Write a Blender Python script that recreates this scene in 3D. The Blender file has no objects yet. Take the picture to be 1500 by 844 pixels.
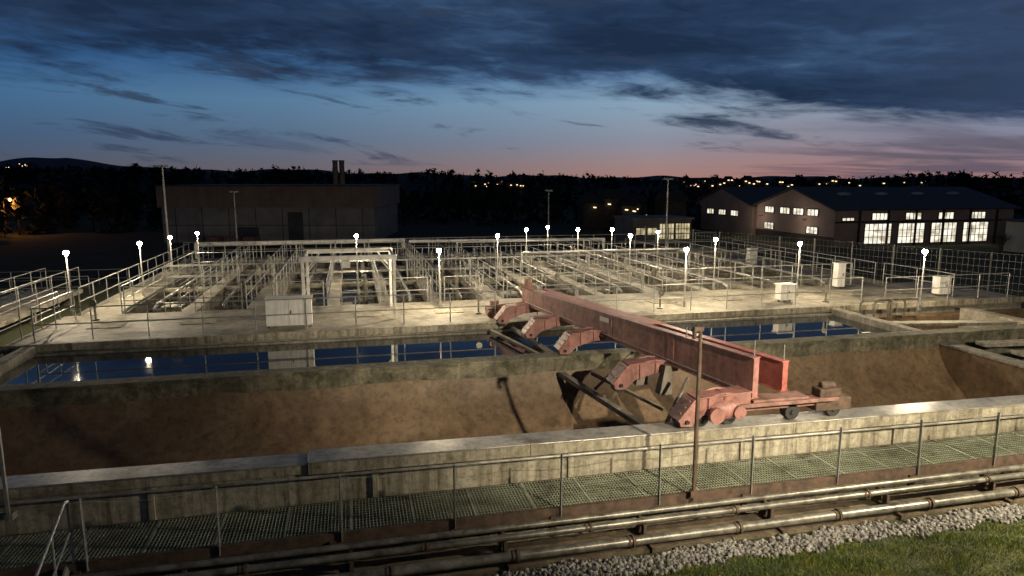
import bpy, math, random
import numpy as np
from mathutils import Vector, Matrix
random.seed(7); np.random.seed(7)
sc=bpy.context.scene
sc.view_settings.view_transform='Standard'
sc.view_settings.look='None'
sc.view_settings.exposure=0
PHI=math.radians(13.2)

# ---------------------------------------------------------------- materials
def nt(name):
    m=bpy.data.materials.new(name); m.use_nodes=True
    t=m.node_tree; b=t.nodes['Principled BSDF']
    return m,t,b
def node(t,typ,**kw):
    n=t.nodes.new(typ)
    for k,v in kw.items(): setattr(n,k,v)
    return n
def ramp(t,fac,stops):
    r=t.nodes.new('ShaderNodeValToRGB')
    e=r.color_ramp.elements
    while len(e)<len(stops): e.new(0.5)
    for el,(p,c) in zip(e,stops):
        el.position=p; el.color=(c[0],c[1],c[2],1)
    t.links.new(fac,r.inputs[0]); return r.outputs[0]
def mixc(t,f,a,b,mode='MIX'):
    n=t.nodes.new('ShaderNodeMix'); n.data_type='RGBA'; n.blend_type=mode
    for i,v in ((0,f),(6,a),(7,b)):
        if hasattr(v,'is_output'): t.links.new(v,n.inputs[i])
        else: n.inputs[i].default_value=v if i==0 else (v[0],v[1],v[2],1)
    return n.outputs[2]
def noise(t,scale,vscale=(1,1,1),detail=6,rough=.6,off=(0,0,0)):
    tc=t.nodes.new('ShaderNodeTexCoord')
    mp=node(t,'ShaderNodeMapping'); mp.inputs['Scale'].default_value=vscale; mp.inputs['Location'].default_value=off
    t.links.new(tc.outputs['Object'],mp.inputs[0])
    n=node(t,'ShaderNodeTexNoise'); n.inputs['Scale'].default_value=scale
    n.inputs['Detail'].default_value=detail; n.inputs['Roughness'].default_value=rough
    t.links.new(mp.outputs[0],n.inputs['Vector']); return n.outputs['Fac']
def bump(t,b,h,strength=.3,dist=.02):
    n=t.nodes.new('ShaderNodeBump'); n.inputs['Strength'].default_value=strength; n.inputs['Distance'].default_value=dist
    t.links.new(h,n.inputs['Height']); t.links.new(n.outputs[0],b.inputs['Normal'])
def surf(name,c1,c2,scale=3,rough=.85,metal=0,streak=None,blot=None,bmp=.3,rvar=0,sa=.6,fine=0):
    m,t,b=nt(name)
    n=noise(t,scale)
    col=ramp(t,n,[(.32,c1),(.68,c2)])
    if streak:
        s=noise(t,streak[1],(1,1,.07),5,.7)
        f=ramp(t,s,[(.45,(0,0,0)),(.68,(sa,)*3)])
        col=mixc(t,f,col,streak[0])
    if blot:
        s=noise(t,blot[1],(1,1,1),8,.65,(5,3,1))
        f=ramp(t,s,[(.5,(0,0,0)),(.66,(.85,)*3)])
        col=mixc(t,f,col,blot[0])
    if fine:
        s=noise(t,fine,(1,1,1),8,.75,(2,7,3))
        col=mixc(t,1.0,col,ramp(t,s,[(.35,(.55,.53,.5)),(.5,(.95,.95,.95)),(.68,(1.2,1.2,1.18))]),'MULTIPLY')
    t.links.new(col,b.inputs['Base Color'])
    b.inputs['Roughness'].default_value=rough; b.inputs['Metallic'].default_value=metal
    if rvar:
        rr=node(t,'ShaderNodeMapRange'); rr.inputs[3].default_value=rough-rvar; rr.inputs[4].default_value=rough+rvar
        t.links.new(n,rr.inputs[0]); t.links.new(rr.outputs[0],b.inputs['Roughness'])
    bump(t,b,noise(t,scale*9,(1,1,1),4),bmp)
    return m
CONC=surf('concrete',(.19,.175,.14),(.32,.295,.24),1.6,.85,0,((.09,.08,.06),5),((.13,.12,.085),1.1),fine=7)
CONCW=surf('stained_wall_concrete',(.26,.235,.175),(.45,.41,.31),.9,.85,0,((.08,.068,.04),6),((.18,.16,.105),1.6),.5,0,.9,fine=9)
DECK=surf('deck_concrete',(.17,.155,.12),(.36,.33,.26),1.3,.66,0,None,((.085,.077,.055),.9),.25,.28,fine=4)
MOSS=surf('mossy_concrete',(.075,.07,.045),(.23,.21,.145),1.7,.9,0,((.035,.033,.018),4),((.04,.042,.018),3.2),.5,fine=8)
BROWN=surf('sludge_stained_concrete',(.115,.072,.038),(.195,.13,.072),.45,.62,0,((.075,.046,.024),2),((.20,.14,.085),.9),.3,.15,.5,fine=5)
GALV=surf('galvanised_steel',(.26,.26,.245),(.42,.42,.39),8,.45,.45,None,None,.05)
GANT=surf('pale_painted_steel',(.50,.49,.45),(.64,.63,.57),3,.5,0,None,((.36,.34,.29),4),.05)
PLATE=surf('coping_plate',(.28,.265,.23),(.44,.42,.365),1.1,.34,.3,None,((.15,.135,.105),1.3),.15,.12,fine=6)
RUST=surf('rusty_steel',(.05,.035,.024),(.14,.09,.06),6,.8,.2,None,None,.3)
RED=surf('weathered_red_paint',(.29,.12,.10),(.42,.215,.185),.9,.55,0,((.17,.075,.055),3.5),((.20,.115,.09),2.6),.15,.1,.8,fine=5)
REDB=surf('red_paint',(.34,.085,.065),(.44,.14,.11),1.2,.5,0,((.22,.07,.05),3),None,.12,.1,fine=5)
REDD=surf('dirty_red_paint',(.18,.09,.07),(.30,.16,.13),2,.65,0,None,((.12,.08,.055),3),.2,fine=6)
DARK=surf('dark_rubber',(.015,.015,.015),(.035,.033,.03),5,.8)
PIPE=surf('dull_steel_pipe',(.15,.14,.115),(.30,.285,.23),2.5,.36,.4,None,((.08,.068,.05),3),.15,.1,fine=6)
TIMB=surf('scraper_beam',(.16,.14,.11),(.27,.24,.19),2.5,.7,0,None,((.09,.07,.045),2),.2)
WHITE=surf('cabinet_paint',(.62,.61,.57),(.76,.75,.70),3,.55,0,((.45,.43,.37),6),None,.05)
HALLU=surf('hall_cladding',(.20,.14,.10),(.27,.20,.145),.5,.8,0,((.14,.10,.07),1.2),None,.1)
HALLL=surf('hall_panel_wall',(.20,.18,.165),(.29,.265,.24),.4,.85,0,None,((.14,.13,.115),.3),.1)
WARE=surf('warehouse_render',(.26,.19,.16),(.36,.27,.23),.5,.85)
ROOF=surf('roof_sheet',(.04,.037,.04),(.07,.062,.062),1,.7)
RAFT=surf('dark_timber',(.02,.017,.015),(.05,.04,.032),2,.8)
GRAVELM=surf('gravel_stone',(.09,.085,.075),(.34,.32,.285),9,.9)
SOIL=surf('soil',(.06,.045,.028),(.17,.13,.08),3,.95,fine=9)
HILL=surf('wooded_hill',(.006,.008,.006),(.014,.017,.012),.02,1)
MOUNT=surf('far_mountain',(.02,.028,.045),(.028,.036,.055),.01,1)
TREE=surf('distant_foliage',(.008,.011,.008),(.02,.024,.014),.3,1)
BARK=surf('bark',(.07,.045,.035),(.14,.10,.07),8,.9)
GRATE=surf('grating_steel',(.26,.28,.20),(.36,.39,.28),3,.5,.2,fine=1.2)
MAST=surf('mast_steel',(.25,.25,.24),(.35,.35,.33),4,.5,.3)

def emis(name,c,s):
    m,t,b=nt(name); b.inputs['Base Color'].default_value=(.8,.8,.8,1)
    b.inputs['Emission Color'].default_value=(*c,1); b.inputs['Emission Strength'].default_value=s
    return m
BULB=emis('lamp_glass',(1,.88,.66),150)
TOWN=emis('town_light',(1,.72,.40),2.4)
TOWNO=emis('sodium_light',(1,.38,.08),9)
def winmat(name,c,s):
    m,t,b=nt(name)
    n=noise(t,.9,(1,1,1.4),3,.5)
    col=ramp(t,n,[(.35,(c[0]*.35,c[1]*.33,c[2]*.28)),(.62,c)])
    b.inputs['Base Color'].default_value=(.05,.05,.05,1); b.inputs['Roughness'].default_value=.1
    t.links.new(col,b.inputs['Emission Color']); b.inputs['Emission Strength'].default_value=s
    return m
WIN=winmat('lit_window',(1,.93,.76),1.35)
WINY=winmat('lit_window_warm',(1,.84,.50),.8)
def water(name,c,bs,bd,ior=1.33,foam=None):
    m,t,b=nt(name); b.inputs['Base Color'].default_value=(*c,1)
    b.inputs['Roughness'].default_value=.03; b.inputs['IOR'].default_value=ior
    if foam:
        f=ramp(t,noise(t,1.3,detail=8),[(.50,(0,0,0)),(.62,(1,1,1))])
        t.links.new(mixc(t,f,c,foam),b.inputs['Base Color'])
        t.links.new(ramp(t,noise(t,1.3,detail=8),[(.50,(.05,)*3),(.62,(.7,)*3)]),b.inputs['Roughness'])
    bump(t,b,noise(t,bs,(1,1,1),3),bd,.02); return m
WATER=water('channel_water',(.008,.012,.018),.8,.04,2.3)
WATER2=water('aerated_water',(.014,.014,.012),6,.5,1.7,(.15,.14,.11))
def groundmat():
    m,t,b=nt('ground_cover')
    n=noise(t,.35); c=ramp(t,n,[(.35,(.03,.035,.014)),(.65,(.06,.058,.03))])
    n2=noise(t,14); c=mixc(t,ramp(t,n2,[(.4,(0,0,0)),(.6,(.7,.7,.7))]),c,(.035,.05,.012))
    t.links.new(c,b.inputs['Base Color']); b.inputs['Roughness'].default_value=1; bump(t,b,n2,.8,.05); return m
GROUND=groundmat()
def grassmat():
    m,t,b=nt('grass_blade')
    n=noise(t,2.2,detail=5); c=ramp(t,n,[(.3,(.050,.080,.006)),(.48,(.11,.155,.010)),(.7,(.22,.22,.03))])
    t.links.new(c,b.inputs['Base Color']); b.inputs['Roughness'].default_value=.6; return m
GRASS=grassmat()

# ---------------------------------------------------------------- mesh builder
class M:
    def __init__(s): s.v=[];s.f=[];s.mi=[];s.T=None
    def add(s,vs,fs,mi=0):
        o=len(s.v)
        for p in vs:
            p=Vector(p)
            s.v.append(tuple(s.T@p) if s.T else tuple(p))
        for f in fs: s.f.append(tuple(i+o for i in f)); s.mi.append(mi)
    def hexa(s,c,mi=0):
        s.add(c,[(3,2,1,0),(4,5,6,7),(0,1,5,4),(1,2,6,5),(2,3,7,6),(3,0,4,7)],mi)
    def box(s,x0,x1,y0,y1,z0,z1,mi=0):
        s.hexa([(x0,y0,z0),(x1,y0,z0),(x1,y1,z0),(x0,y1,z0),(x0,y0,z1),(x1,y0,z1),(x1,y1,z1),(x0,y1,z1)],mi)
    def sbox(s,x0,x1,y0,y1,f0,f1,mi=0):
        s.hexa([(x0,y0,f0(x0)),(x1,y0,f0(x1)),(x1,y1,f0(x1)),(x0,y1,f0(x0)),(x0,y0,f1(x0)),(x1,y0,f1(x1)),(x1,y1,f1(x1)),(x0,y1,f1(x0))],mi)
    def beam(s,p0,p1,w,h,mi=0):
        p0=Vector(p0);p1=Vector(p1);d=(p1-p0).normalized()
        u=d.cross(Vector((0,0,1)))
        if u.length<1e-4: u=Vector((1,0,0))
        u.normalize(); n=u.cross(d)
        a=u*w/2;b=n*h/2
        s.hexa([p0-a-b,p0+a-b,p1+a-b,p1-a-b,p0-a+b,p0+a+b,p1+a+b,p1-a+b],mi)
    def cyl(s,p0,p1,r,n=8,mi=0,r2=None):
        p0=Vector(p0);p1=Vector(p1);d=(p1-p0)
        if d.length<1e-6: return
        d.normalize(); u=d.orthogonal().normalized(); w=d.cross(u)
        r2=r if r2 is None else r2
        vs=[];
        for p,rr in ((p0,r),(p1,r2)):
            for i in range(n):
                a=2*math.pi*i/n; vs.append(p+u*math.cos(a)*rr+w*math.sin(a)*rr)
        fs=[(i,(i+1)%n,n+(i+1)%n,n+i) for i in range(n)]
        fs.append(tuple(range(n-1,-1,-1))); fs.append(tuple(range(n,2*n)))
        s.add(vs,fs,mi)
    def sph(s,c,r,mi=0,n=10,m=6,sc=(1,1,1)):
        vs=[(c[0],c[1],c[2]+r*sc[2])]
        for j in range(1,m):
            th=math.pi*j/m
            for i in range(n):
                a=2*math.pi*i/n
                vs.append((c[0]+r*sc[0]*math.sin(th)*math.cos(a),c[1]+r*sc[1]*math.sin(th)*math.sin(a),c[2]+r*sc[2]*math.cos(th)))
        vs.append((c[0],c[1],c[2]-r*sc[2])); L=len(vs)-1
        fs=[(0,1+i,1+(i+1)%n) for i in range(n)]
        for j in range(m-2):
            for i in range(n):
                a=1+j*n+i;b=1+j*n+(i+1)%n; fs.append((a,a+n,b+n,b))
        fs+=[(L,1+(m-2)*n+(i+1)%n,1+(m-2)*n+i) for i in range(n)]
        s.add(vs,fs,mi)
    def pipe(s,pts,r,n=8,mi=0):
        for a,b in zip(pts[:-1],pts[1:]): s.cyl(a,b,r,n,mi)
        for p in pts[1:-1]: s.sph(p,r*1.01,mi,8,5)
    def obj(s,name,mats,parent=None,bevel=0,smooth=False,loc=(0,0,0)):
        me=bpy.data.meshes.new(name); me.from_pydata(s.v,[],s.f)
        for m in mats: me.materials.append(m)
        me.polygons.foreach_set('material_index',s.mi)
        if smooth:
            me.polygons.foreach_set('use_smooth',[True]*len(s.f))
        me.update()
        if smooth:
            try: me.set_sharp_from_angle(angle=math.radians(40))
            except Exception: pass
        o=bpy.data.objects.new(name,me); sc.collection.objects.link(o); o.location=loc
        if parent: o.parent=parent
        if bevel:
            b=o.modifiers.new('bevel','BEVEL'); b.width=bevel; b.segments=2; b.limit_method='ANGLE'
        return o
def empty(name,loc=(0,0,0)):
    e=bpy.data.objects.new(name,None); sc.collection.objects.link(e); e.location=loc; return e
def npmesh(name,V,F,mat):
    me=bpy.data.meshes.new(name); k=F.shape[1]
    me.vertices.add(len(V)); me.vertices.foreach_set('co',V.astype(np.float32).ravel())
    me.loops.add(F.size); me.loops.foreach_set('vertex_index',F.astype(np.int32).ravel())
    me.polygons.add(len(F)); me.polygons.foreach_set('loop_start',np.arange(0,F.size,k,dtype=np.int32))
    me.polygons.foreach_set('loop_total',np.full(len(F),k,dtype=np.int32))
    me.materials.append(mat); me.update(); me.validate()
    o=bpy.data.objects.new(name,me); sc.collection.objects.link(o); return o

# ---------------------------------------------------------------- camera
cam=bpy.data.cameras.new('camera'); cam.lens=24; cam.sensor_width=36; cam.clip_end=6000
co=bpy.data.objects.new('camera',cam); sc.collection.objects.link(co)
co.location=(0,0,6); co.rotation_euler=(math.radians(90-9.1),0,-PHI); sc.camera=co
def cam2w(X,Y,z=0): # ground position from right/forward distances of the viewing direction
    return (X*math.cos(PHI)+Y*math.sin(PHI), -X*math.sin(PHI)+Y*math.cos(PHI), z)

# ---------------------------------------------------------------- world / sky
w=bpy.data.worlds.new('World'); sc.world=w; w.use_nodes=True
t=w.node_tree; bg=t.nodes['Background']
tc=t.nodes.new('ShaderNodeTexCoord')
vr=node(t,'ShaderNodeVectorRotate',rotation_type='Z_AXIS'); vr.inputs['Angle'].default_value=PHI
t.links.new(tc.outputs['Generated'],vr.inputs['Vector'])
sp=t.nodes.new('ShaderNodeSeparateXYZ'); t.links.new(vr.outputs[0],sp.inputs[0])
def mt(op,a,b=None,c=None,clamp=False):
    n=t.nodes.new('ShaderNodeMath'); n.operation=op; n.use_clamp=clamp
    for i,v in enumerate((a,b,c)):
        if v is None: continue
        if isinstance(v,(int,float)): n.inputs[i].default_value=v
        else: t.links.new(v,n.inputs[i])
    return n.outputs[0]
X,Y,Z=sp.outputs
az=mt('ARCTAN2',X,Y); el=mt('ARCSINE',Z)
def cmb(a,b,c=0):
    n=t.nodes.new('ShaderNodeCombineXYZ')
    for i,v in enumerate((a,b,c)):
        if isinstance(v,(int,float)): n.inputs[i].default_value=v
        else: t.links.new(v,n.inputs[i])
    return n.outputs[0]
def wn(vec,scale,detail=7,rough=.58,dist=0):
    n=t.nodes.new('ShaderNodeTexNoise'); n.inputs['Scale'].default_value=scale
    n.inputs['Detail'].default_value=detail; n.inputs['Roughness'].default_value=rough; n.inputs['Distortion'].default_value=dist
    t.links.new(vec,n.inputs['Vector']); return n.outputs['Fac']
el01=mt('MULTIPLY',el,1/0.4,clamp=True)
clear=ramp(t,el01,[(0,(.37,.20,.175)),(.05,(.33,.225,.23)),(.13,(.25,.265,.335)),(.26,(.245,.36,.485)),(.38,(.115,.23,.415)),(.55,(.035,.095,.235)),(.85,(.014,.040,.115))])
azr=mt('MULTIPLY_ADD',az,1/1.4,.5,clamp=True)
tint=ramp(t,azr,[(0,(.20,.38,.56)),(.28,(.40,.56,.68)),(.5,(.76,.84,.88)),(.64,(1.02,1.02,1.0)),(.78,(1.05,.92,.90)),(1,(.85,.85,.95))])
clear=mixc(t,1.0,clear,tint,'MULTIPLY')
zz=mt('ADD',mt('MAXIMUM',Z,0),.09)
px=mt('DIVIDE',X,zz); py=mt('DIVIDE',Y,zz)
n1=wn(cmb(mt('MULTIPLY_ADD',px,.5,mt('MULTIPLY',py,.10)),py),.75,9,.56,.35)
n2=wn(cmb(mt('MULTIPLY',az,3.0),mt('MULTIPLY_ADD',el,20,mt('MULTIPLY',az,2.0))),1.6,8,.6,.5)
n3=wn(cmb(mt('MULTIPLY',az,1.0),mt('MULTIPLY',el,3.5),3.3),2.6,3,.5)
n4=wn(cmb(mt('MULTIPLY',az,14),mt('MULTIPLY_ADD',el,60,mt('MULTIPLY',az,5)),1.7),1.3,6,.6,.6)
bnd=ramp(t,azr,[(0,(.13,)*3),(.25,(.138,)*3),(.42,(.125,)*3),(.55,(.112,)*3),(.72,(.085,)*3),(.85,(.062,)*3),(1,(.05,)*3)])
b0=mt('SUBTRACT',el,bnd)
mass=mt('ADD',mt('MULTIPLY',b0,17),mt('MULTIPLY',mt('SUBTRACT',n1,.5),2.6))
mass=mt('ADD',mass,mt('MULTIPLY',mt('SUBTRACT',n2,.5),2.6))
mass=mt('ADD',mass,mt('MULTIPLY',mt('SUBTRACT',n4,.5),1.0))
def mr(v,a,b,c=0,d=1):
    n=t.nodes.new('ShaderNodeMapRange'); n.interpolation_type='SMOOTHSTEP'
    t.links.new(v,n.inputs[0])
    for i,x in enumerate((a,b,c,d)): n.inputs[i+1].default_value=x
    return n.outputs[0]
massf=mr(mass,-.30,.7)
cloudc=ramp(t,mt('ADD',mt('MULTIPLY_ADD',n4,.35,-.175),mt('ADD',n1,mt('MULTIPLY',mt('SUBTRACT',n3,.5),.8))),[(.30,(.046,.095,.195)),(.46,(.022,.048,.105)),(.62,(.0125,.027,.063))])
cloudc=mixc(t,mr(az,.35,.7,0,.4),cloudc,(.06,.10,.19))
col=mixc(t,massf,clear,cloudc)
strk=mr(n2,.55,.66,0,.8)
strk=mt('MULTIPLY',strk,mr(el,.012,.03))
col=mixc(t,strk,col,(.030,.048,.09))
lowr=mt('MULTIPLY',mr(az,.2,.5,0,.8),mt('MULTIPLY',mr(n1,.42,.58),mr(el,.09,.03)))
col=mixc(t,lowr,col,(.095,.085,.125))
# the sky darkens away from the afterglow and towards the zenith
back=mr(mt('ABSOLUTE',az),.75,1.6,0,.72)
col=mixc(t,back,col,(.006,.012,.028))
col=mixc(t,mr(el,.32,.8,0,.75),col,(.006,.012,.03))
col=mixc(t,mr(el,0.0,-.03),col,(.006,.007,.009))
t.links.new(col,bg.inputs[0]); bg.inputs[1].default_value=1.0

# ---------------------------------------------------------------- ground
xs=sorted(set(list(np.linspace(-1500,-60,14))+list(np.linspace(-60,-14,10))+[-12.01,-12.0]+list(np.linspace(-10,24,18))+[28.5,28.51]+list(np.linspace(30,100,15))+list(np.linspace(120,1500,12))))
ys=sorted(set([-200,-60,-20,0,4,8,10.9,11.2,11.201,14,18,22,26,30,35,40,45,48.5,48.51,52,56,60,66,72,80,90,110,140,200,300,500,900,1500,2500,3600]))
def gz(x,y):
    if y<=11.2: return -.55
    if -12<=x<=28.5 and y<=48.5: return -3.2
    f=min(1,max(0,(y-42)/16)); f2=min(1,max(0,(-14-x)/25))
    z=.2-2.2*max(f,0)*1.0
    if y<14: z=-.55
    return z-.2*f2
V=[(x,y,gz(x,y)) for y in ys for x in xs]; nx=len(xs)
F=[(j*nx+i,j*nx+i+1,(j+1)*nx+i+1,(j+1)*nx+i) for j in range(len(ys)-1) for i in range(nx-1)]
g=M(); g.add(V,F); g.obj('ground',[GROUND])

# ---------------------------------------------------------------- clarifier basin (near)
def ct(x): return .90-.0095*(x+6)
m=M()
m.sbox(-10,24,12.55,12.95,lambda x:-2.6,lambda x:ct(x)-.27)
for a in np.arange(-7.6,24,3.9): m.sbox(a,a+.12,12.50,12.549,lambda x:-.1,lambda x:ct(x)-.285)
m.obj('basin_wall',[CONCW],bevel=.015)
m=M()
a=-10
for L in (9.05,4.25,6.0,7.5,7.2):
    dz=0 if a>-1.2 else -.05
    w0=12.46 if a>-1.2 else 12.51
    m.sbox(a,a+L-.006,w0,13.0,lambda x:ct(x)-.268,lambda x:ct(x)-.03+dz,0)
    m.sbox(a,a+L-.005,w0-.03,13.03,lambda x:ct(x)-.028+dz,lambda x:ct(x)+dz,1)
    a+=L
m.cyl((-10,12.43,ct(-10)-.30),(24,12.43,ct(24)-.30),.03,8,1)
m.obj('wall_coping',[CONCW,PLATE],bevel=.010)
m=M()
m.box(-9.6,19.4,18.45,18.95,-.1,.82,0)
m.box(19.4,30,18.45,18.95,-2.5,.82,0)
m.box(-9.6,30,18.42,18.98,.822,.90,0)
m.obj('divider_wall',[MOSS],bevel=.02)
m=M()
xsn=np.linspace(-9.6,19.05,60)
prof=[(18.44,.44),(18.38,.22),(18.0,-.35),(17.2,-1.0),(16.0,-1.7),(13.0,-2.3)]
V=[(x,p[0]+.015*math.sin(x*3+k),p[1]+(.03*math.sin(x*1.3)+.02*math.sin(x*5) if k==0 else 0)) for k,p in enumerate(prof) for x in xsn]; n=len(xsn)
m.add(V,[(j*n+i,(j+1)*n+i,(j+1)*n+i+1,j*n+i+1) for j in range(len(prof)-1) for i in range(n-1)])
m.obj('basin_lining',[BROWN],smooth=True)
m=M()
m.box(19.05,19.45,12.95,18.42,-2.5,.50,1); m.box(19.0,19.5,12.96,18.41,.502,.60,0)
m.box(-10.0,-9.6,13.0,23.3,-2.5,.90,0)
m.obj('basin_cross_wall',[CONC,BROWN],bevel=.02)
m=M()
for xx,zt in ((20.9,.40),(22.6,.60)):
    m.box(xx,xx+.35,13.0,18.4,-2.4,zt,0)
m.box(19.46,24,13.03,18.4,-1.2,-1.0,1)
for i in range(3):
    m.beam((19.8,17.6-i*1.25,.68),(24.5,17.2-i*1.25,.68),.45,.12,0)
m.obj('cross_channel',[CONC,BROWN],bevel=.02)

# ---------------------------------------------------------------- water channel + deck
m=M(); m.add([(-9.6,18.95,.62),(18.6,18.95,.62),(18.6,23.5,.62),(-9.6,23.5,.62)],[(0,1,2,3)]); m.obj('channel_water',[WATER])
m=M(); m.box(-9.6,18.6,23.08,23.22,.20,.69)
m.box(18.6,19.0,18.98,23.35,-1.5,.86)
m.obj('overflow_weir',[CONC],bevel=.02)
m=M()
m.box(19.0,30,22.9,23.35,-1.6,.45,1); m.box(24.5,25,19.0,22.9,-1.6,.7,0); m.box(19.0,24.5,19.0,22.9,-1.6,-.6,1)
m.beam((19.1,21.6,.55),(24.6,20.6,.55),.5,.12,0)
m.obj('sludge_channel',[CONC,BROWN],bevel=.02)
m=M()
m.box(-10.6,28.4,23.5,28.3,-3,.90,0)
m.box(-10.6,28.4,23.36,23.5,.70,.93,1)
for a in np.arange(-9,28,3.0): m.box(a,a+1.1,25.6,26.5,.90,.925,1)
m.obj('deck_slab',[DECK,CONCW],bevel=.012)

# aeration basins
BX0,BX1,BY0,BY1=-10.6,27.5,28.3,47.0
m=M(); m.add([(BX0,BY0,.25),(BX1,BY0,.25),(BX1,BY1,.25),(BX0,BY1,.25)],[(0,1,2,3)]); m.obj('basin_water',[WATER2])
walks=[(-10.1,-8.6),(-6.6,-6.0),(-4.2,-3.1),(-1.1,-.6),(1.0,1.5),(3.1,3.6),(5.3,6.3),(8.1,8.6),(10.4,10.9),(12.7,13.7),(15.6,16.1),(18.2,18.7),(20.8,21.3),(23.6,25.0)]
def yend(x): return 46.5 if x<12 else 46.5-(x-12)*.45
m=M()
for i,(a,b) in enumerate(walks):
    m.box(a,b,28.3,yend(a),.74,.90,0); m.box(a+.1,b-.1,28.3,yend(a),-.5,.74,1)
for yy in (34.4,40.5):
    m.box(-8.6,23.6,yy,yy+.5,.72,.885,0)
m.box(-10.6,27.5,46.5,47.4,-1,.90,0)
m.box(-10.65,-10.55,28.3,46.5,-1,.75,1); m.box(27.45,27.6,28.3,46.5,-1,.6,1)
m.obj('basin_walkway',[DECK,CONC],bevel=.01)
m=M()
for i in range(len(walks)-1):
    a=walks[i][1]; b=walks[i+1][0]; c=(a+b)/2
    e=yend(b)
    m.pipe([(c,28.6,.95),(c,29.2,1.1),(c,e-1,1.1)],.06,8,i%2)
    for yy in np.arange(29.5,e-1,1.5):
        m.cyl((c,yy,1.1),(c,yy,.2),.028,6,1)
        m.cyl((a+.1,yy,.55),(b-.1,yy,.55),.03,6,1)
    if i%2==0:
        for yy in np.arange(31,e-2,4.0):
            m.box(c-.4,c+.4,yy,yy+.9,.50,.62,1)
    else:
        for yy in np.arange(32,e-2,5.0):
            m.cyl((c+.3,yy,.2),(c+.3,yy,1.35),.13,10,1); m.cyl((c+.3,yy,1.35),(c+.3,yy,1.6),.09,10,1)
m.obj('aeration_pipework',[GALV,PIPE],smooth=True)

# ---------------------------------------------------------------- railings
def rail(m,pts,h=1.05,sp=1.6,r=.022,mids=(.5,),toe=False):
    for p,q in zip(pts[:-1],pts[1:]):
        p=Vector(p);q=Vector(q);d=q-p;n=max(1,round(d.length/sp))
        for i in range(n+1):
            c=p+d*i/n; m.cyl(c,c+Vector((0,0,h)),r,6)
        for hh in (h,)+tuple(h*x for x in mids):
            o=Vector((0,0,hh)); m.cyl(p+o,q+o,r*.95,6)
        if toe: m.beam(p+Vector((0,0,.07)),q+Vector((0,0,.07)),.012,.12)
def railing(*runs,**k):
    m=M()
    for r in runs: rail(m,r,**k)
    return m.obj('railing',[GALV],smooth=True)
z=.9
railing([(-9.9,24.0,z),(5.0,24.0,z)])
railing([(6.6,24.0,z),(20.6,24.0,z)])
railing([(-8.5,28.2,z),(-4.3,28.2,z)],[(-3,28.2,z),(-1.2,28.2,z)],[(-.5,28.2,z),(3.0,28.2,z)],[(3.7,28.2,z),(5.2,28.2,z)])
railing([(6.4,28.2,z),(12.6,28.2,z)],[(13.8,28.2,z),(23.5,28.2,z)])
for i,(a,b) in enumerate(walks):
    e=yend(a)
    if b-a>.8 or i in (1,5): railing([(a+.04,28.3,z),(a+.04,e,z)],[(b-.04,28.3,z),(b-.04,e,z)],sp=1.5,toe=(i%3==0))
    else: railing([(a+.04,28.3,z),(a+.04,e,z)],sp=1.5)
railing([(-8.6,34.45,z),(23.6,34.45,z)],[(-8.6,34.85,z),(23.6,34.85,z)])
railing([(-8.6,40.55,z),(23.0,40.55,z)])
railing([(-10.5,47.2,z),(27,47.2,z)])
railing([(-10.5,20,z),(-10.5,27.6,z)],[(-10.0,24.2,z),(-10.0,27.6,z)])
railing([(25.2,24,z),(25.2,28,z)],[(21.5,23.7,z),(27.8,23.7,z)])
m=M()
m.pipe([(-9.7,46.9,.95),(-9.7,46.9,1.85),(3.4,46.9,1.85),(3.4,46.9,1.3)],.15,10)
m.pipe([(3.7,46.0,1.85),(17,44.6,1.85),(17,44.6,1.0)],.11,10)
for a in np.arange(-8,4,2.2): m.cyl((a,46.9,.9),(a,46.9,1.75),.04,6)
for a in np.arange(5,17,2.2): m.cyl((a,46-(a-3.7)*.105,.9),(a,46-(a-3.7)*.105,1.8),.035,6)
m.obj('air_main_pipe',[GANT],smooth=True)
m=M()
m.pipe([(9,36.0,1.0),(9,36.0,2.0),(19,36.0,2.0),(19,36.0,1.0)],.06,8)
m.pipe([(6.5,43.0,1.0),(6.5,43.0,2.0),(15,43.0,2.0),(15,43.0,1.0)],.06,8)
m.obj('process_pipe',[GALV],smooth=True)
m=M()
for yy in (25.0,27.6):
    for a in (-1.75,1.45): m.beam((a,yy,.9),(a,yy,3.12),.10,.10)
    m.beam((-1.85,yy,3.2),(1.55,yy,3.2),.10,.17)
    for a,s in ((-1.75,1),(1.45,-1)): m.beam((a,yy,2.5),(a+s*.5,yy,3.14),.04,.04)
for a in (-1.75,1.45): m.beam((a,25.06,3.2),(a,27.54,3.2),.07,.10)
m.box(-.4,-.1,24.9,25.1,2.85,3.11)
m.obj('lifting_gantry',[GANT],bevel=.006)
def cabinet(x,y,z,w,d,h,legs=.1):
    m=M()
    m.box(x-w/2,x+w/2,y-d/2,y+d/2,z+legs,z+h-.03,0)
    m.box(x-w/2-.03,x+w/2+.03,y-d/2-.04,y+d/2+.04,z+h-.028,z+h+.02,0)
    m.box(x-.004,x+.004,y-d/2-.006,y-d/2-.001,z+legs+.04,z+h-.07,1)
    m.box(x+.05,x+.08,y-d/2-.03,y-d/2-.002,z+h*.5,z+h*.62,1)
    for a in (-1,1): m.box(x+a*(w/2-.06)-.03,x+a*(w/2-.06)+.03,y-.03,y+.03,z,z+legs,1)
    m.obj('electrical_cabinet',[WHITE,RUST],bevel=.01)
cabinet(-2.2,24.35,.9,1.5,.5,1.05,.12)
cabinet(25.2,24.6,.9,.6,.4,.85)
cabinet(17.6,24.9,.9,.65,.4,.75)
cabinet(22.2,27.4,.9,.4,.35,1.2)
cabinet(23.2,36.2,.9,.5,.35,1.0)
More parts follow.
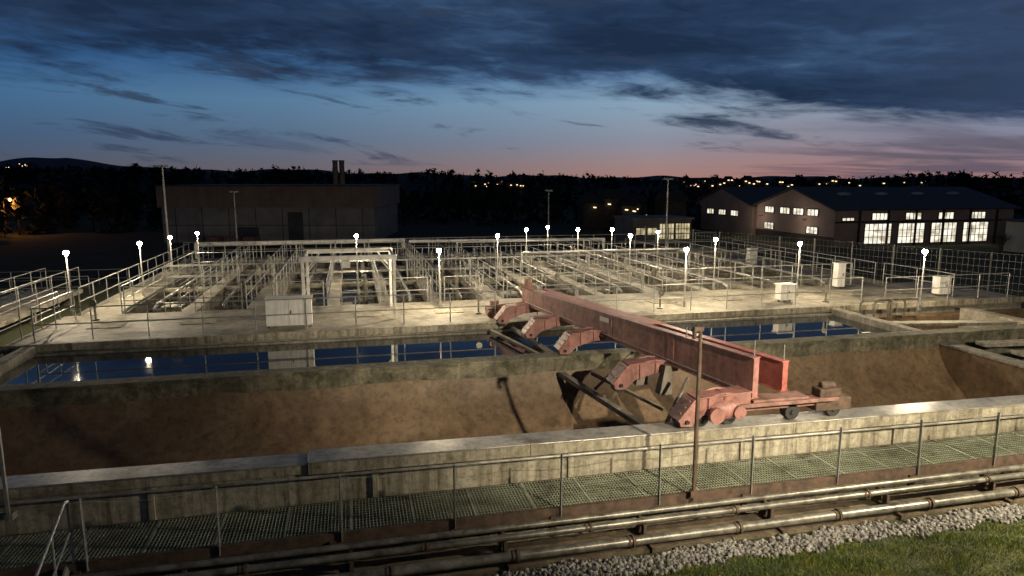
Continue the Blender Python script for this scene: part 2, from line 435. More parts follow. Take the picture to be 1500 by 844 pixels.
for (x,y) in ((-9.2,27.2),(4.6,25.2),(11.8,24.6),(19.2,24.4)):
    m=M(); m.cyl((x,y,.9),(x,y,1.5),.035,8); m.cyl((x,y,1.45),(x,y,1.62),.06,10)
    m.cyl((x,y-.10,1.55),(x,y-.08,1.55),.12,12); m.cyl((x,y,.9),(x,y,.95),.12,10)
    m.obj('valve_handwheel',[PIPE],smooth=True)
m=M()
for k in range(3):
    x=19.4+k*.65
    m.pipe([(x,22.6,.5),(x,22.6,1.15),(x+.12,22.6,1.25),(x+1.3,22.6,1.25),(x+1.42,22.6,1.15),(x+1.42,22.6,.5)],.045,8)
m.obj('gooseneck_pipe',[PIPE],smooth=True)

# ---------------------------------------------------------------- left side access ways
m=M(); m.box(-14.2,-12.6,22,36,.62,.8); m.box(-12.6,-10.65,22.0,23.5,.62,.8)
for yy in (23,27,31,35): m.box(-14.1,-12.7,yy,yy+.2,-.2,.62)
m.obj('access_walkway',[DECK],bevel=.01)
railing([(-14.1,22.1,.8),(-14.1,36,.8)],[(-12.7,23.6,.8),(-12.7,36,.8)],[(-14.1,22.1,.8),(-10.7,22.1,.8)])
railing([(-20,38,.1),(-13,38,.1)],[(-22,44,-.3),(-13,44,-.3)])
m=M()
for k in range(4): m.cyl((-16.0+k*.35,20,.45),(-16.0+k*.35,38,.45),.11,10)
for yy in range(21,38,4): m.box(-16.3,-14.7,yy,yy+.15,-.1,.34)
m.obj('pipe_bundle',[PIPE],smooth=True)

# ---------------------------------------------------------------- foreground walkway
m=M()
a=-9.0
while a<24:
    m.box(a,a+.014,11.32,12.46,-.03,0); a+=.06
for b in np.arange(11.32,12.47,.095): m.box(-9,24,b,b+.012,-.026,-.004)
for a in np.arange(-9,24.1,1.1): m.box(a-.02,a+.02,11.32,12.46,-.032,.004)
m.obj('grating_walkway',[GRATE])
m=M()
m.box(-9,24,11.22,11.30,-.17,.03); m.box(-9,24,12.465,12.495,-.12,.0)
for a in np.arange(-8.3,24,1.95*2): m.box(a-.04,a+.04,11.3,12.46,-.16,-.04); m.box(a-.05,a+.05,11.18,11.26,-.56,-.1)
m.obj('walkway_support_beam',[RUST])
m=M()
posts=np.arange(-8.15,24,1.95)
for k,a in enumerate(posts):
    lean=.012*math.sin(k*2.3)
    m.beam((a,11.207,-.12),(a+lean,11.207,1.08),.05,.015); m.beam((a,11.232,-.12),(a+lean,11.232,1.08),.012,.035)
for h,r in ((1.04,.005),(.55,.004)):
    for k,a in enumerate(posts[:-1]):
        sag=.04+.03*abs(math.sin(k*1.7+h))
        pts=[(a+1.95*k2/6,11.21,h-sag*math.sin(math.pi*k2/6)) for k2 in range(7)]
        for p,q in zip(pts[:-1],pts[1:]): m.cyl(p,q,r,4)
m.obj('wire_railing',[GALV])
m=M()
for (b,zc,r,fl) in ((10.98,-.10,.055,0),(10.76,-.16,.06,2.9),(10.45,-.34,.085,2.1)):
    m.cyl((-9,b,zc),(26,b,zc),r,14,0)
    if fl:
        for a in np.arange(-8.4+b%1,26,fl):
            m.cyl((a-.025,b,zc),(a+.025,b,zc),r*1.35,14,1); m.cyl((a-.10,b,zc),(a-.06,b,zc),r*1.15,14,1)
for a in np.arange(-8,26,2.6):
    m.box(a-.04,a+.04,10.3,11.1,-.53,-.44,1); m.box(a-.03,a+.03,10.7,10.82,-.44,-.22,1); m.box(a-.03,a+.03,10.92,11.04,-.44,-.155,1)
m.obj('service_pipes',[PIPE,RUST],smooth=True)
m=M(); m.box(-12,26,10.36,11.19,-.56,-.50); m.obj('pipe_trench_slab',[SOIL])
m=M()
m.cyl((6.17,11.14,-.1),(6.17,11.14,3.3),.035,8); m.box(6.03,6.22,11.10,11.18,3.24,3.32); m.cyl((6.05,11.14,3.1),(6.05,11.14,3.26),.04,8)
m.box(6.1,6.24,11.10,11.20,.0,.12); m.cyl((6.21,11.14,0),(6.21,11.14,2.9),.01,5)
m.obj('instrument_pole',[RUST],smooth=True)
m=M(); m.beam((-5.8,12.40,.3),(-5.8,12.40,1.95),.05,.05); m.beam((-8.5,12.40,1.35),(-5.8,12.40,1.35),.02,.02); m.box(-5.86,-5.74,12.38,12.55,.3,.42); m.obj('marker_post',[GALV])
m=M()
for k in range(4): m.box(-5.5,-4.55,11.15-.28*(k+1),11.15-.28*k,-.14*(k+1)-.03,-.14*(k+1))
m.beam((-5.52,11.2,-.05),(-5.52,10.0,-.62),.03,.16); m.beam((-4.53,11.2,-.05),(-4.53,10.0,-.62),.03,.16)
for x in (-5.5,-4.45):
    m.pipe([(x,11.25,-.1),(x,11.25,1.05),(x,11.12,1.08),(x,9.95,.5),(x,9.95,-.55)],.024,8)
    m.pipe([(x,11.2,.55),(x,9.95,-.02)],.02,8); m.cyl((x,10.6,-.35),(x,10.6,.82),.02,8)
m.obj('access_steps',[GALV],smooth=True)

# gravel
def ico():
    p=(1+5**.5)/2
    v=np.array([(-1,p,0),(1,p,0),(-1,-p,0),(1,-p,0),(0,-1,p),(0,1,p),(0,-1,-p),(0,1,-p),(p,0,-1),(p,0,1),(-p,0,-1),(-p,0,1)])/1.9
    f=np.array([(0,11,5),(0,5,1),(0,1,7),(0,7,10),(0,10,11),(1,5,9),(5,11,4),(11,10,2),(10,7,6),(7,1,8),(3,9,4),(3,4,2),(3,2,6),(3,6,8),(3,8,9),(4,9,5),(2,4,11),(6,2,10),(8,6,7),(9,8,1)])
    return v,f
iv,jf=ico()
N=7500
cx=np.random.uniform(-2,18,N); cy=9.74+np.random.beta(1.5,1.5,N)*.56+.06*np.sin(cx*2.3)+.05*np.sin(cx*6.1); cz=-.54+np.random.uniform(0,.045,N)
s=np.random.uniform(.014,.055,N)
V=iv[None]*np.random.uniform(.65,1.3,(N,12,1))*s[:,None,None]*np.random.uniform(.6,1.3,(N,1,3))
V+=np.stack([cx,cy,cz],1)[:,None]
F=(jf[None]+12*np.arange(N)[:,None,None]).reshape(-1,3)
npmesh('gravel',V.reshape(-1,3),F,GRAVELM)
# grass
N=110000
gx=np.random.uniform(2.0,17,N); gy=np.random.uniform(6.8,10.1,N)
edge=9.86+.09*np.sin(gx*1.7)+.07*np.sin(gx*5.1)+np.random.normal(0,.07,N); k=gy<edge; gx=gx[k];gy=gy[k];N=len(gx)
cl=.5+.5*np.sin(gx*3.1+np.sin(gy*4)*2)*np.sin(gy*3.7+gx)
h=np.random.uniform(.03,.085,N)*(.5+1.0*cl); an=np.random.uniform(0,2*np.pi,N); ln=np.random.uniform(0,.06,N)
wv=np.stack([np.cos(an),np.sin(an),np.zeros(N)],1)*.005
la=np.random.uniform(0,2*np.pi,N); base=np.stack([gx,gy,np.full(N,-.552)],1)
tip=base+np.stack([np.cos(la)*ln,np.sin(la)*ln,h],1)
V=np.stack([base-wv,base+wv,tip],1).reshape(-1,3); F=np.arange(3*N).reshape(-1,3)
npmesh('grass',V,F,GRASS)

# ---------------------------------------------------------------- travelling scraper bridge
br=empty('scraper_bridge',(0,0,0))
N0=Vector((8.25,12.55,0)); N1=Vector((5.95,23.7,0)); d=(N1-N0).normalized(); l=Vector((d.y,-d.x,0)); LB=(N1-N0).length
def girder(m,off,zt0,zb0,zt1,zb1,mi=0,fl=.26):
    def P(s,wd,z): return N0+d*s+l*(off+wd)+Vector((0,0,z))
    def zt(s): return zt0+(zt1-zt0)*s/LB
    def zb(s): return zb0+(zb1-zb0)*s/LB
    def bar(s0,s1,w0,w1,f0,f1):
        m.hexa([P(s0,w0,f0(s0)),P(s1,w0,f0(s1)),P(s1,w1,f0(s1)),P(s0,w1,f0(s0)),P(s0,w0,f1(s0)),P(s1,w0,f1(s1)),P(s1,w1,f1(s1)),P(s0,w1,f1(s0))],mi)
    s0=0; s1=LB
    bar(s0,s1,-.015,.015,lambda s:zb(s)+.02,lambda s:zt(s)-.02)
    bar(s0,s1,-.05,fl*.65,lambda s:zt(s)-.02,zt)
    bar(s0,s1,-.05,fl*.65,zb,lambda s:zb(s)+.02)
    for s in np.arange(s0+.02,s1,1.4):
        bar(s,s+.015,.02,fl*.6,lambda q:zb(q)+.02,lambda q:zt(q)-.02)
    for s in (2.8,5.6,8.4):
        bar(s-.12,s+.12,-.028,-.016,lambda q:zb(q)+.06,lambda q:zt(q)-.06)
m=M(); girder(m,0,2.24,1.33,2.08,1.52); m.obj('near_girder',[RED],br)
m=M(); girder(m,.85,2.06,1.38,2.0,1.52); m.obj('far_girder',[REDB],br)
m=M()
def PB(s,w,z): return N0+d*s+l*w+Vector((0,0,z))
for s in np.arange(1.75,LB,1.6): m.beam(PB(s,.03,1.55),PB(s,.83,1.55),.12,.14)
for (s0,s1,zz_) in ((4.2,10.8,2.11),):
    m.hexa([PB(s0,.2,zz_),PB(s0,.83,zz_-.02),PB(s1,.83,zz_-.12),PB(s1,.2,zz_-.1),PB(s0,.2,zz_+.03),PB(s0,.83,zz_+.01),PB(s1,.83,zz_-.09),PB(s1,.2,zz_-.07)])
m.obj('cross_members',[REDB],br)
m=M()
m.beam(PB(5.6,-.06,1.98),PB(6.05,-.06,1.975),.012,.13)
m.obj('name_plate',[WHITE],br)
m=M()
m.cyl(PB(.12,.1,2.23),PB(.12,.1,2.58),.012,6); m.cyl(PB(2.2,-.03,2.2),PB(2.2,-.03,2.46),.012,6); m.cyl(PB(.1,.95,2.06),PB(.1,.95,2.4),.012,6)
m.cyl(PB(.3,-.035,1.46),PB(LB-.3,-.035,1.62),.014,6)
m.obj('pins_and_conduit',[GALV],br)
m=M()
m.beam((7.3,12.73,1.12),(10.6,12.73,1.12),.22,.17,0)
m.beam((7.9,12.45,1.22),(10.3,12.45,1.22),.08,.08,0)
m.box(8.25,9.6,12.5,12.95,1.21,1.30,0)
m.obj('end_carriage',[REDD],br,bevel=.01)
m=M()
m.box(9.85,10.75,12.56,12.94,.90,1.20); m.box(9.95,10.5,12.58,12.9,1.202,1.40); m.cyl((10.05,12.74,1.44),(10.4,12.74,1.44),.09,14)
m.obj('drive_housing',[RUST],br,bevel=.03)
m=M()
for x in (7.1,7.75,9.3,10.35):
    zz_=ct(x)+.17
    m.cyl((x,12.62,zz_),(x,12.84,zz_),.17,20); m.cyl((x,12.58,zz_),(x,12.88,zz_),.05,12)
m.obj('wheels',[DARK],br,smooth=True)
def prismY(m,prof,y0,y1,T=None,mi=0):
    n=len(prof); m.T=T
    m.add([(x,y0,z) for x,z in prof]+[(x,y1,z) for x,z in prof],[tuple(range(n)),tuple(range(2*n-1,n-1,-1))]+[(i,n+i,n+(i+1)%n,(i+1)%n) for i in range(n)],mi)
    m.T=None
def arm(x,y,z,sc_=1):
    m=M(); T=Matrix.Translation((x,y,z))@Matrix.Scale(sc_,4)
    leg=[(.5,.40),(-.15,.46),(-.80,.34),(-1.16,-.10),(-1.12,-.22),(-.86,-.24),(-.62,-.02),(-.1,.12),(.5,.14)]
    prismY(m,leg,-.21,-.17,T); prismY(m,leg,.17,.21,T)
    inner=[(.5,.37),(-.14,.43),(-.76,.31),(-1.06,-.06),(-.86,-.12),(-.60,.03),(-.1,.15),(.5,.17)]
    prismY(m,inner,-.17,.17,T)
    m.T=T
    m.beam((-.80,0,.375),(.5,0,.435),.50,.03)
    m.beam((-.82,0,.36),(-1.19,0,-.09),.50,.03)
    for k in range(3): m.beam((-.90-.10*k,0,.30-.125*k),(-.94-.10*k,0,.335-.125*k),.40,.025)
    m.box(-.52,-.50,-.25,.25,-.02,.40); m.box(-.12,-.10,-.25,.25,.1,.44)
    m.T=None
    m.obj('bogie_arm',[RED],br,bevel=.01)
    m=M(); m.T=T; m.cyl((-.98,-.13,-.20),(-.98,.13,-.20),.14,16); m.cyl((-.98,-.26,-.12),(-.98,.26,-.12),.045,10); m.T=None
    m.obj('bogie_wheel',[DARK],br,smooth=True)
def bx(y): return N0.x+(y-N0.y)*(d.x/d.y)
arm(bx(13.0)-.45,12.75,1.06,1.0)
arm(bx(15.6)-.15,15.7,1.0,1.05)
arm(bx(18.8)-.05,18.72,1.16,1.0)
arm(bx(21.0),21.1,1.12,1.0)
arm(bx(23.2),23.3,1.16,1.0)
m=M(); m.sph((7.62,12.62,1.14),.30,0,20,12,(1.5,.8,.8)); m.cyl((7.3,12.30,1.10),(7.3,12.40,1.10),.17,18); m.cyl((7.85,12.34,1.12),(7.85,12.46,1.12),.14,18); m.cyl((7.62,12.6,1.32),(7.62,12.6,1.44),.1,14)
m.obj('gearbox',[RED],br,smooth=True)
m=M()
m.beam((5.75,18.3,.42),(6.85,13.9,.05),.17,.13,0)
m.beam((6.65,18.2,.40),(7.5,15.2,.25),.08,.08,0)
m.beam((6.9,15.8,1.05),(6.4,16.2,.2),.07,.07,0)
m.beam((7.4,17.0,1.3),(6.3,17.0,.3),.06,.06,0)
m.beam((7.7,14.4,1.3),(6.9,14.1,.05),.07,.07,0)
m.cyl((5.4,22.9,.78),(5.75,19.1,.80),.08,8,0)
m.beam((4.6,22.9,.76),(5.4,19.1,.76),.12,.08,0)
m.obj('scraper_frame',[TIMB],br)
m=M()
for (x,y) in ((7.35,16.2),(7.6,15.3)):
    m.hexa([(x-.25,y-.15,.65),(x+.08,y-.15,.65),(x+.08,y+.15,.65),(x-.25,y+.15,.65),(x-.1,y-.10,1.38),(x+.08,y-.10,1.38),(x+.08,y+.10,1.38),(x-.1,y+.10,1.38)])
m.obj('hanger_bracket',[TIMB],br)
m=M(); m.box(4.8,5.5,24.4,24.9,1.0,1.25); m.box(4.95,5.25,24.5,24.8,1.26,1.5); m.beam((5.9,23.6,1.5),(5.1,24.6,1.25),.22,.2); m.cyl((4.9,24.3,1.05),(4.9,24.42,1.05),.14,16); m.cyl((5.4,24.3,1.05),(5.4,24.42,1.05),.14,16)
m.obj('end_carriage_outer',[REDD],br,bevel=.02)
m=M(); m.cyl((6.2,23.9,2.1),(6.2,23.9,2.36),.15,12); m.box(5.9,6.5,23.75,24.05,2.0,2.12); m.obj('cable_drum',[REDD],br)

# ---------------------------------------------------------------- lamps
def lamp(x,y,zb,zt,P,col=(1,.82,.56)):
    m=M()
    m.cyl((0,0,0),(0,0,.25),.06,10,0); m.cyl((0,0,.2),(0,0,zt-zb-.08),.032,8,0,.026)
    m.cyl((0,0,zt-zb-.12),(0,0,zt-zb-.06),.045,10,0)
    m.sph((0,0,zt-zb+.02),.092,1,14,10)
    m.cyl((0,0,zt-zb+.10),(0,0,zt-zb+.125),.11,14,0,.04)
    o=m.obj('street_lamp',[GALV,BULB],smooth=True,loc=(x,y,zb))
    L=bpy.data.lights.new('lamp_light','POINT'); L.energy=P*2.1; L.color=col; L.shadow_soft_size=.06
    lo=bpy.data.objects.new('lamp_light',L); sc.collection.objects.link(lo); lo.parent=o; lo.location=(0,-.2,zt-zb-.05)
lamps=[(-10.6,29.0,.75,3.2,240),(-9.0,32.5,.9,3.2,200),(-8.5,35.6,.9,3.2,90),(-8.3,40.6,.9,3.0,90),(.2,34.4,.9,3.2,190),(3.3,26.6,.9,3.2,380),(7.0,33.0,.9,3.2,190),
(9.4,36.6,.9,3.2,90),(11.9,41,.9,3.0,90),(12.2,36.0,.9,3.2,90),(14.6,37.0,.9,3.1,90),(13.4,31.5,.9,3.2,120),(16.9,35.8,.9,3.0,110),(12.9,24.7,.9,3.2,380),(16.4,28.6,.9,3.2,140),(18.9,25.9,.9,3.2,220),(21.6,22.0,.9,3.2,320)]
for L in lamps: lamp(*L)
def mast(x,y,z0,z1,arm_=.5):
    m=M(); m.cyl((x,y,z0),(x,y,z1),.09,10,0,.05); m.cyl((x,y,z0),(x,y,z0+.4),.13,10)
    m.beam((x-arm_,y,z1),(x+arm_,y,z1),.16,.06); m.box(x-arm_-.2,x-arm_+.15,y-.12,y+.12,z1-.08,z1+.03); m.box(x+arm_-.15,x+arm_+.2,y-.12,y+.12,z1-.08,z1+.03)
    m.obj('light_mast',[MAST])
mast(*cam2w(-21.7,43,.0)[:2],.3,6.8,.12)
mast(*cam2w(11.3,50,.0)[:2],-1,6.0,.12)
mast(*cam2w(3.2,60,.0)[:2],-2,5.0,.12)
mast(*cam2w(-22.2,55,.0)[:2],-1,5.0,.12)
# lamp standing on the lawn to the right of the viewpoint (outside the picture)
fl=M(); fl.cyl((0,0,0),(0,0,5.2),.08,12,0,.05); fl.beam((0,0,5.2),(0,.8,5.3),.08,.08,0); fl.box(-.25,.25,.6,1.1,5.26,5.36,0); fl.box(-.2,.2,.65,1.05,5.245,5.258,1)
fo=fl.obj('street_lamp',[GALV,BULB],loc=(14.6,5.8,-.55))
L=bpy.data.lights.new('lamp_light','POINT'); L.energy=4700; L.color=(1,.86,.62); L.shadow_soft_size=.12
lo=bpy.data.objects.new('lamp_light',L); sc.collection.objects.link(lo); lo.parent=fo; lo.location=(0,.85,5.05)
fl=M(); fl.cyl((0,0,0),(0,0,8.4),.09,12,0,.06); fl.beam((-.5,0,8.4),(.5,0,8.4),.08,.08,0); fl.box(-.25,.25,-.05,.12,8.45,8.75,0); fl.box(-.2,.2,.121,.13,8.48,8.72,1)  # unseen mast behind the viewpoint, its spot added to brighten the basin lining
fo=fl.obj('added_fill_mast',[GALV,BULB],loc=(9.5,-1.0,-.55))
L=bpy.data.lights.new('basin_fill_light','SPOT'); L.energy=15500; L.color=(1,.86,.64); L.shadow_soft_size=.12; L.spot_size=math.radians(46); L.spot_blend=.9
lo=bpy.data.objects.new('basin_fill_light',L); sc.collection.objects.link(lo); lo.parent=fo; lo.location=(0,.35,8.6)
lo.rotation_euler=(Vector((6.0,17.8,.6))-Vector((9.5,-.65,8.05))).to_track_quat('-Z','Y').to_euler()

# ---------------------------------------------------------------- right boundary fence
m=M(); pts=[(22,48.8),(25.6,40.5),(31.0,27.5),(34.5,19.5)]
for (x0,y0),(x1,y1) in zip(pts[:-1],pts[1:]):
    p=Vector((x0,y0,.15));q=Vector((x1,y1,.15));n=round((q-p).length/2.2)
    for i in range(n+1):
        c=p+(q-p)*i/n; m.cyl(c,c+Vector((0,0,2.25)),.045,6)
    for h in np.arange(.1,2.2,.35): m.cyl(p+Vector((0,0,h)),q+Vector((0,0,h)),.008,4)
    k=int((q-p).length/.25)
    for i in range(k):
        c=p+(q-p)*i/k; m.cyl(c+Vector((0,0,.05)),c+Vector((0,0,2.15)),.006,3)
m.obj('mesh_fence',[surf('fence_wire',(.2,.2,.18),(.3,.3,.27),4,.6,.2)])

# ---------------------------------------------------------------- buildings
def win(mF,mG,o,u,w_,h_,nx_,nz_,nrm):
    o=Vector(o);u=Vector(u);nrm=Vector(nrm);zv=Vector((0,0,1))
    def bar(a,b,c,e,dep):
        p=o+u*a+zv*c; q=o+u*b+zv*c; hh=zv*(e-c); nn=nrm*dep
        mF.hexa([p,q,q+nn,p+nn,p+hh,q+hh,q+hh+nn,p+nn+hh])
    p=o+nrm*.02
    mG.add([p,p+u*w_,p+u*w_+zv*h_,p+zv*h_],[(0,1,2,3)])
    f=.09
    bar(-f,0,-f,h_+f,.10); bar(w_,w_+f,-f,h_+f,.10); bar(0,w_,-f,0,.10); bar(0,w_,h_,h_+f,.10)
    for i in range(1,nx_): bar(w_*i/nx_-.03,w_*i/nx_+.03,0,h_,.07)
    for i in range(1,nz_): bar(0,w_,h_*i/nz_-.03,h_*i/nz_+.03,.06)
hall=empty('industrial_hall')
P0=Vector((-23.8,94.7,-2.1)); P1=Vector((3.1,88.4,-2.1)); u=(P1-P0).normalized(); nb=Vector((-u.y,u.x,0)); W=(P1-P0).length
T=Matrix(((u.x,nb.x,0,P0.x),(u.y,nb.y,0,P0.y),(0,0,1,P0.z),(0,0,0,1)))
m=M(); m.T=T; m.box(.3,W-.3,.4,18,0,4.5); m.obj('walls',[HALLL],hall)
m=M(); m.T=T; m.box(0,W,0,18.5,4.5,7.15)
for a in np.arange(.0,W,.45): m.box(a,a+.12,-.06,0,4.5,7.15)
m.obj('upper_cladding',[HALLU],hall)
m=M(); m.T=T; m.box(-.1,W+.1,-.15,18.6,7.15,7.3); m.obj('roof',[ROOF],hall)
m=M(); m.T=T; m.box(16.3,18.2,.3,.4,0,3.9)
m.box(9.5,12.5,.32,.4,0,2.0)
m.obj('door',[ROOF],hall)
m=M(); m.T=T
for a in np.arange(2,W-1,3.4): m.box(a-.04,a+.04,.34,.4,0,4.5)
m.box(.3,W-.3,.35,.4,2.2,2.28)
m.obj('panel_joints',[ROOF],hall)
m=M(); m.T=T
for a in (21.9,22.75): m.cyl((a,3,7.2),(a,3,10.3),.33,14); m.cyl((a,3,10.3),(a,3,10.45),.38,14)
m.obj('chimneys',[HALLU],hall,smooth=True)
m=M(); m.T=T
for k,a in enumerate((7,9.2,11.5)): m.hexa([(a,-3,0),(a+1.8,-3,0),(a+1.8,-1,0),(a,-1,0),(a+.2,-2.8,1.0),(a+1.6,-2.8,1.0),(a+1.6,-1.2,1.0),(a+.2,-1.2,1.0)])
m.obj('storage_bins',[REDD],hall)
def gabled(x0,x1,y0,y1,zg,ze,zr,name,front,gable):
    e=empty(name)
    ym=(y0+y1)/2
    m=M(); m.box(x0,x1,y0,y1,zg,ze)
    for x in (x0,x1):
        m.add([(x,y0,ze),(x,y1,ze),(x,ym,zr)],[(0,1,2)])
    m.obj('walls',[WARE],e)
    m=M(); ov=.5
    for a,b in ((y0-ov,ym),(y1+ov,ym)):
        za=ze-(zr-ze)*ov/(ym-y0)
        m.hexa([(x0-ov,a,za),(x1+ov,a,za),(x1+ov,b,zr),(x0-ov,b,zr),(x0-ov,a,za+.18),(x1+ov,a,za+.18),(x1+ov,b,zr+.18),(x0-ov,b,zr+.18)])
    m.obj('roof',[ROOF],e)
    mf=M(); mg=M()
    front and front(mf,mg); gable and gable(mf,mg)
    mf.obj('window_frames',[RAFT],e); mg.obj('windows',[WIN],e)
    return e
FX,FY=55.4,69.8
def fr(mf,mg):
    for i in range(4):
        a=FX+4.2+i*4.75
        win(mf,mg,(a,FY,-1.7),(1,0,0),3.7,2.35,6,3,(0,-1,0))
        win(mf,mg,(a+.9,FY,1.15),(1,0,0),2.2,.75,4,1,(0,-1,0))
    win(mf,mg,(FX+1,FY,1.1),(1,0,0),1.6,.3,3,1,(0,-1,0))
    for k in range(6): mf.box(FX+3.2+k*4.0,FX+3.45+k*4.0,FY-.16,FY-.0,-2,2.3)
    mf.box(FX,FX+26,FY-.12,FY-.001,.80,.98)
def ga(mf,mg):
    for a in (11.6,8.2,5.4,2.6): win(mf,mg,(FX,FY+a+2.4,1.5),(0,-1,0),2.0,.75,3,1,(-1,0,0))
    for a in (11.6,2.6): win(mf,mg,(FX,FY+a+2.4,-.7),(0,-1,0),2.1,.8,3,1,(-1,0,0))
e1=gabled(FX,FX+26,FY,FY+16,-2.05,2.4,4.75,'factory_building',fr,ga)
m=M()
for k in range(4):
    x=FX+5+k*5.5; m.sph((x,FY+5,4.05),.6,0,14,8,(1.6,.8,.45))
m.obj('roof_lights',[surf('roof_dome',(.25,.25,.27),(.35,.35,.37),2,.4)],e1,smooth=True)
m=M()
m.box(FX-.02,FX+.0,FY,FY+16,-2,-.9); m.obj('plinth',[RAFT],e1)
m=M()  # boxes and point lights added to brighten the gable walls
for y_ in (FY+5.2,FY+14.6): m.box(FX-.5,FX-.02,y_-.12,y_+.12,.9,1.0)
wl=m.obj('gable_fill_boxes',[RAFT],e1)
for y_ in (FY+5.2,FY+14.6):
    L=bpy.data.lights.new('gable_fill_light','POINT'); L.energy=110; L.color=(1,.8,.62); L.shadow_soft_size=.3
    lo=bpy.data.objects.new('gable_fill_light',L); sc.collection.objects.link(lo); lo.parent=e1; lo.location=(FX-2.2,y_,.6)
def ga2(mf,mg):
    for a in (3,6.5,10): win(mf,mg,(FX,FY+17.5+a+2.2,.6),(0,-1,0),2.0,.7,3,1,(-1,0,0))
gabled(FX,FX+22,FY+17,FY+33.5,-2.05,2.2,4.6,'warehouse',None,ga2)
lb=empty('office_block')
m=M(); m.box(33.5,41.3,78,84,-2.05,1.0); m.box(33.3,41.5,77.7,84.2,1.002,1.25); m.obj('walls',[HALLL],lb)
mf=M();mg=M()
for k in range(2): win(mf,mg,(37.0+k*2.15,78,-1.4),(1,0,0),1.9,1.9,5,3,(0,-1,0))
for k in range(2): win(mf,mg,(33.9+k*1.5,78,-.8),(1,0,0),1.2,.8,2,1,(0,-1,0))
mf.obj('window_frames',[RAFT],lb); mg.obj('windows',[WINY],lb)
wb=empty('site_office')
m=M(); m.box(71.2,84,59,61.8,-2.05,1.3); m.obj('walls',[surf('pale_render',(.4,.38,.35),(.5,.48,.44),1,.8)],wb)
m=M(); m.box(70.9,84.3,58.7,62.1,1.302,1.5); m.obj('roof',[ROOF],wb)
mf=M();mg=M()
for k in range(4): win(mf,mg,(71.8+k*3,59,-.6),(1,0,0),2,1.0,3,1,(0,-1,0))
mf.obj('window_frames',[RAFT],wb); mg.obj('windows',[WINY],wb)

# ---------------------------------------------------------------- hills, trees, town
def ridge(name,dist,prof,mat,jit,n=300,depth=300):
    m=M(); azs=np.linspace(-1.1,1.1,n); V=[]
    for a in azs:
        px_=750+1000*math.tan(a)*1.0 if abs(a)<.9 else (9999 if a>0 else -9999)
        hpx=np.interp(px_,[p[0] for p in prof],[p[1] for p in prof])
        X_=math.sin(a);Y_=math.cos(a)
        zt=6+hpx/1000*dist*(1/math.cos(a) if abs(a)<.9 else 1.6)*math.cos(a)+jit*(math.sin(a*37)+math.sin(a*91+1)*.5)
        V+= [cam2w(X_*dist*.72,Y_*dist*.72,-3),cam2w(X_*dist,Y_*dist,zt),cam2w(X_*(dist+depth),Y_*(dist+depth),zt-5)]
    F=[]
    for i in range(n-1):
        for j in range(2): F.append((i*3+j,(i+1)*3+j,(i+1)*3+j+1,i*3+j+1))
    m.add(V,F); return m.obj(name,[mat],smooth=True)
ridge('hills',420,[(-500,4),(0,8),(230,6),(420,0),(560,4),(640,3),(760,-3),(950,-5),(1150,-6),(1330,-1),(1400,-3),(1500,-4),(2200,0)],HILL,.5)
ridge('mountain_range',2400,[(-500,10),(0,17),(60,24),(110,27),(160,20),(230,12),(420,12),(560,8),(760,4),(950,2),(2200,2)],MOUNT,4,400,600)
def treemass(name,rows):
    Vs=[]
    for (dist,pf,cnt,h0,h1) in rows:
        for k in range(cnt):
            px_=random.uniform(-350,1850); a=math.atan((px_-750)/1000)
            dd=dist*random.uniform(.9,1.1)
            hp=np.interp(px_,[p[0] for p in pf],[p[1] for p in pf])
            top=6+hp/1000*dd+random.uniform(-1.5,1.5)+(random.random()<.12)*random.uniform(0,2.5)
            h=random.uniform(h0,h1); bx_,by_,_=cam2w(math.sin(a)*dd,math.cos(a)*dd)
            con=random.random()<.45; wd=h*(.20 if con else .36)
            for q in range(46):
                f=random.random()
                rr=wd*((1-f)*1.0+.04 if con else math.sin(math.pi*(.12+.84*f))**.6)
                aa=random.uniform(0,6.283); rad=rr*random.uniform(.3,1)
                c=np.array((bx_+math.cos(aa)*rad,by_+math.sin(aa)*rad,top-h+h*f))
                Vs.append(c+np.random.normal(0,1,(3,3))*h*.09*(1 if not con else .75))
            t0=np.array((bx_,by_,top-h*1.6)); Vs.append(np.array([t0+(-.2,0,0),t0+(.2,0,0),(bx_,by_,top-h*.2)]))
    V=np.array(Vs).reshape(-1,3); npmesh(name,V,np.arange(len(V)).reshape(-1,3),TREE)
treemass('distant_trees',[(400,[(-500,9),(0,12),(230,12),(330,8),(440,10),(560,6),(640,10),(760,3),(950,-1),(1150,-3),(1280,-1),(1340,6),(1400,3),(1500,-1),(2200,2)],900,7,13),
 (200,[(-500,-8),(0,-10),(250,-6),(600,-12),(700,-14),(1000,-18),(1250,-20),(2200,-12)],420,6,11),
 (130,[(-500,-24),(0,-22),(230,-20),(560,-20),(600,-18),(800,-28),(1000,-34),(1100,-60),(2200,-60)],260,4,8)])
m=M()
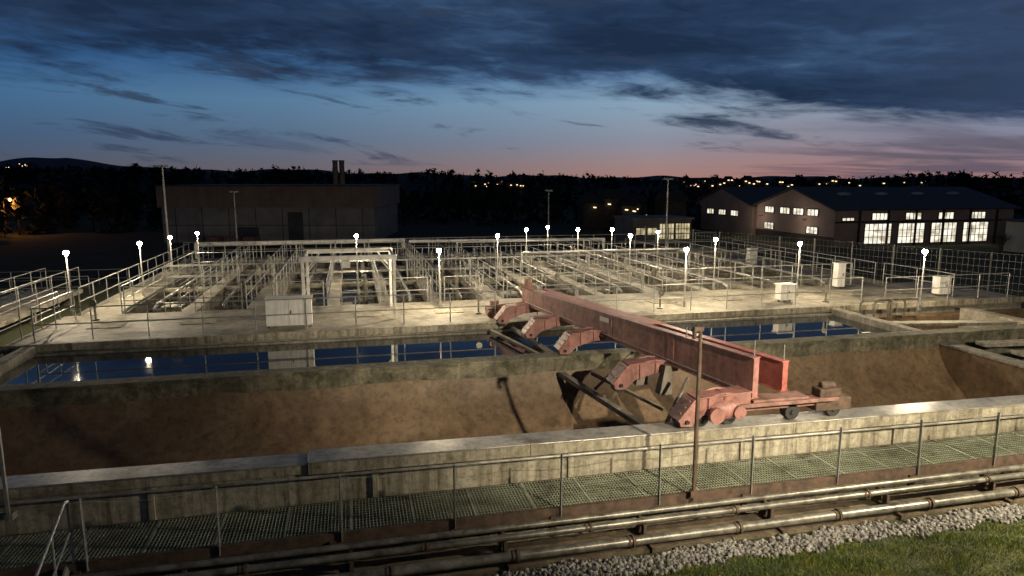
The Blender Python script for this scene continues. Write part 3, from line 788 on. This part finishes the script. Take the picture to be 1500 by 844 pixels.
def house(X_,Y_,z0,s,lit,ws=.22):
    x,y,_=cam2w(X_,Y_)
    m.box(x-s,x+s,y-s*.8,y+s*.8,z0-3,z0+s*.8,0)
    m.add([(x-s*1.1,y-s,z0+s*.8),(x+s*1.1,y-s,z0+s*.8),(x+s*1.1,y+s,z0+s*.8),(x-s*1.1,y+s,z0+s*.8),(x-s,y,z0+s*1.6),(x+s,y,z0+s*1.6)],[(0,1,5,4),(2,3,4,5),(0,4,3),(1,2,5)],0)
    for k in range(lit):
        a=x-s+2*s*(k+.5)/max(lit,1); b=z0+random.uniform(0,s*.5)
        m.box(a-ws,a+ws,y-s*.8-.9,y-s*.8-.02,b,b+ws*1.8,1)
for k in range(56):
    px_=random.choice([random.uniform(960,1340),random.uniform(960,1340),random.uniform(690,770),random.uniform(1000,1500)])
    Y_=random.uniform(330,355); house((px_-750)/1000*Y_,Y_,6-Y_*random.uniform(.002,.010)-.8,random.uniform(1.2,2.0),random.choice((1,1,2)))
for k in range(14):
    px_=random.uniform(860,1080); Y_=random.uniform(105,115); house((px_-750)/1000*Y_,Y_,6-Y_*random.uniform(.042,.055),random.uniform(1,2),random.choice((0,1,2)),.08)
for k in range(10):
    px_=random.uniform(0,60); Y_=random.uniform(1500,1650); x,y,_=cam2w((px_-750)/1000*Y_,Y_); m.sph((x,y,6+Y_*random.uniform(.015,.021)),1.2,1,6,4)
m.obj('distant_town',[RAFT,TOWN])
x,y,_=cam2w(-74,100)
m=M(); m.cyl((0,0,0),(0,0,5.3),.09,8,0,.05); m.beam((0,0,5.3),(.9,0,5.4),.07,.07,0); m.box(.6,1.2,-.18,.18,5.28,5.38,0); m.sph((.9,0,5.2),.22,1,10,6)
so=m.obj('sodium_street_lamp',[RAFT,TOWNO],loc=(x,y,-2.2))
L=bpy.data.lights.new('sodium_light','POINT'); L.energy=900; L.color=(1,.36,.07); L.shadow_soft_size=.2
lo=bpy.data.objects.new('sodium_light',L); sc.collection.objects.link(lo); lo.parent=so; lo.location=(.9,-.4,4.9)
def bare(x,y,z,h,n):
    m=M()
    def br_(p,dr,ln,r,k):
        q=p+dr*ln; m.cyl(p,q,r,4,0,r*.6)
        if k==0: return
        for _ in range(3):
            nd=(dr+Vector((random.uniform(-.7,.7),random.uniform(-.7,.7),random.uniform(-.1,.5)))).normalized(); br_(p+dr*ln*random.uniform(.6,1),nd,ln*.68,r*.6,k-1)
    for _ in range(n): br_(Vector((x+random.uniform(-.4,.4),y+random.uniform(-.3,.3),z)),Vector((random.uniform(-.3,.3),random.uniform(-.3,.3),1)).normalized(),h*.38,.06,5)
    m.obj('bare_shrub',[BARK])
bare(68.5,60,-2.05,2.4,3)
